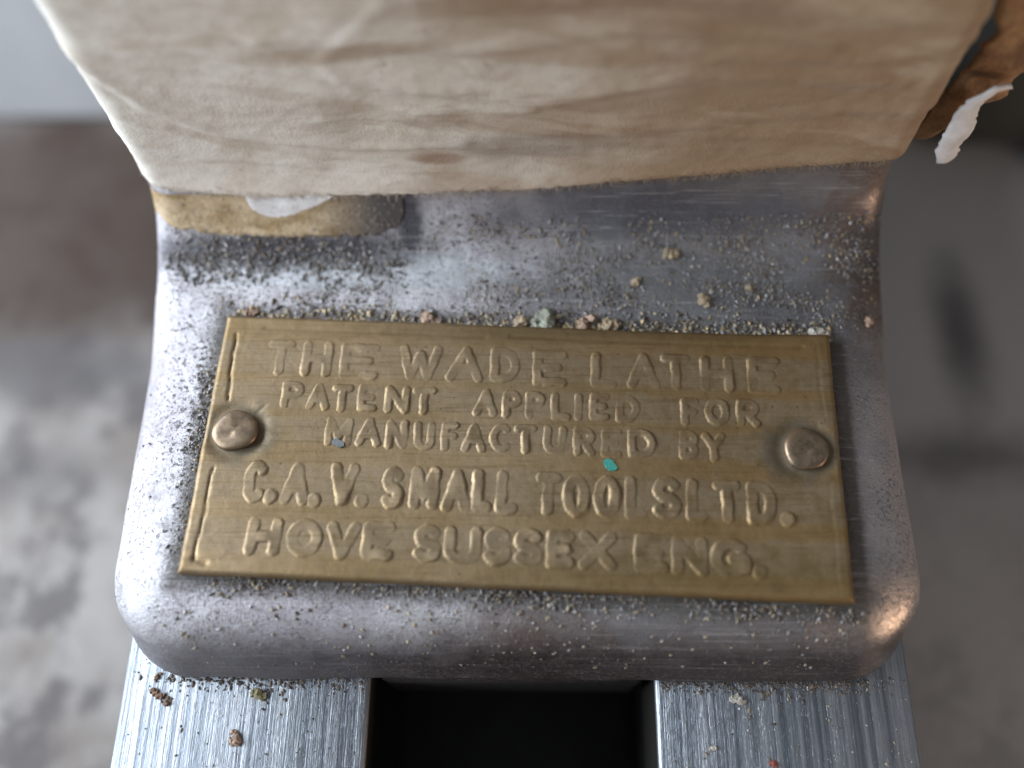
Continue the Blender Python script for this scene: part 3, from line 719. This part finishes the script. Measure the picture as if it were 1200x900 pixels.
CM = {}
def crumb(name, p, nrm, r, elong, colour, label, seed):
    if colour not in CM: CM[colour] = mat_plain('crumb_' + str(len(CM)), colour, tuple(c * .55 for c in colour), 2.0, .7, .5, .1); M['crumb_' + str(len(CM) - 1)] = CM[colour]
    key = CM[colour].name; rnd = random.Random(seed)
    bm = bmesh.new()
    a0 = rnd.uniform(-1.2, 1.2); ca, sa = math.cos(a0), math.sin(a0)
    rot = nrm.to_track_quat('Z', 'Y').to_matrix()
    for part in range(7):
        lr = rnd.uniform(.3, .62) if part else .7; ox = rnd.uniform(-.75, .75) * elong if part else 0; oy = rnd.uniform(-.6, .6) if part else 0
        made = bmesh.ops.create_icosphere(bm, subdivisions=2, radius=1)['verts']; sd = seed + part * 3.7
        for v in made:
            c = v.co; k = lr * (1 + .8 * noise.noise((c.x * 1.3 + sd, c.y * 1.3, c.z * 1.3)) + .45 * noise.noise((c.x * 3.5, c.y * 3.5 + sd, c.z * 3.5)))
            q = Vector((c.x * k + ox, c.y * k + oy, c.z * k * .8 + lr * .4)); q = Vector((ca * q.x - sa * q.y, sa * q.x + ca * q.y, q.z))
            v.co = (rot @ q) * r * .85 * MM
    me = bpy.data.meshes.new(name); bm.to_mesh(me); bm.free()
    o = link(name, me, key, None, False); o.location = Vector(p) * MM
    return tag(o, label, 'crumb', 'crumbs of swarf and dirt')
TAN, PINK, GRN, WHT, BRN, OLV = (.46, .37, .25), (.50, .36, .27), (.42, .45, .37), (.55, .52, .46), (.30, .19, .13), (.27, .25, .14)
EDGE = 'crumb of dirt lodged against the upper edge of the brass plate'
def ly(x, d): return PY + PH / 2 - .0405 * (x - PX) + d
for i, (x, d, r, e, c, lab) in enumerate([
    (-21.2, .65, .42, 1.3, PINK, 'small pinkish ' + EDGE), (-6.9, .6, .62, 1.3, PINK, 'pale pink round ' + EDGE), (0.5, .75, .55, .9, TAN, 'tan upright ' + EDGE),
    (2.5, .75, .85, 1.3, GRN, 'large pale green ' + EDGE), (5.4, .55, .55, 1.9, PINK, 'long pinkish ' + EDGE), (7.4, .75, .6, 1.1, TAN, 'lumpy tan ' + EDGE),
    (24.2, .55, .52, 1.4, WHT, 'pale crumb of dirt at the plate corner beside the word LATHE')]):
    p, n = surf(x, ly(x, d)); crumb('crumb', p, n, r * 1.4, e, c, lab, 11 + i)
for i, (x, y, r, e, c, lab) in enumerate([
    (12.8, 11.2, .55, 1.7, TAN, 'knobbly tan crumb stuck on the fillet under the tape edge'), (9.8, 8.9, .42, 2.2, TAN, 'slim upright tan crumb stuck on the fillet'),
    (15.2, 7.2, .55, 1.2, TAN, 'round tan crumb on the foot behind the lettering'), (19.0, 8.3, .35, 1.3, TAN, 'little tan crumb on the foot towards the rusty edge'),
    (28.3, 5.7, .48, 1.3, PINK, 'orange pink crumb at the rusty shoulder of the foot')]):
    p, n = surf(x, y); crumb('crumb', p, n, r * 1.2, e, c, lab, 41 + i)
for i, (x, y, r, e, c, lab) in enumerate([
    (-27.2, -22.8, .5, 2.3, BRN, 'long brown curl of swarf on the rail on the HOVE side'), (-20.9, -25.9, .58, 1.6, PINK, 'reddish brown crumb in the middle of the rail on the HOVE side'),
    (-19.6, -22.6, .62, 1.1, OLV, 'olive crumb on the rail on the HOVE side touching the foot'), (-27.6, -21.4, .28, 2.0, BRN, 'tiny brown sliver on the rail on the HOVE side beside the foot corner'),
    (16.9, -22.7, .55, 1.4, WHT, 'pale grey crumb on the rail on the ENG side touching the foot'), (19.2, -27.2, .3, 1.2, (.38, .10, .07), 'tiny red crumb on the rail on the ENG side'),
    (14.8, -26.2, .3, 1.4, WHT, 'tiny pale crumb on the rail on the ENG side near the slot')]):
    crumb('crumb', (x, y, 0), Vector((0, 0, 1)), r, e, c, lab, 71 + i)
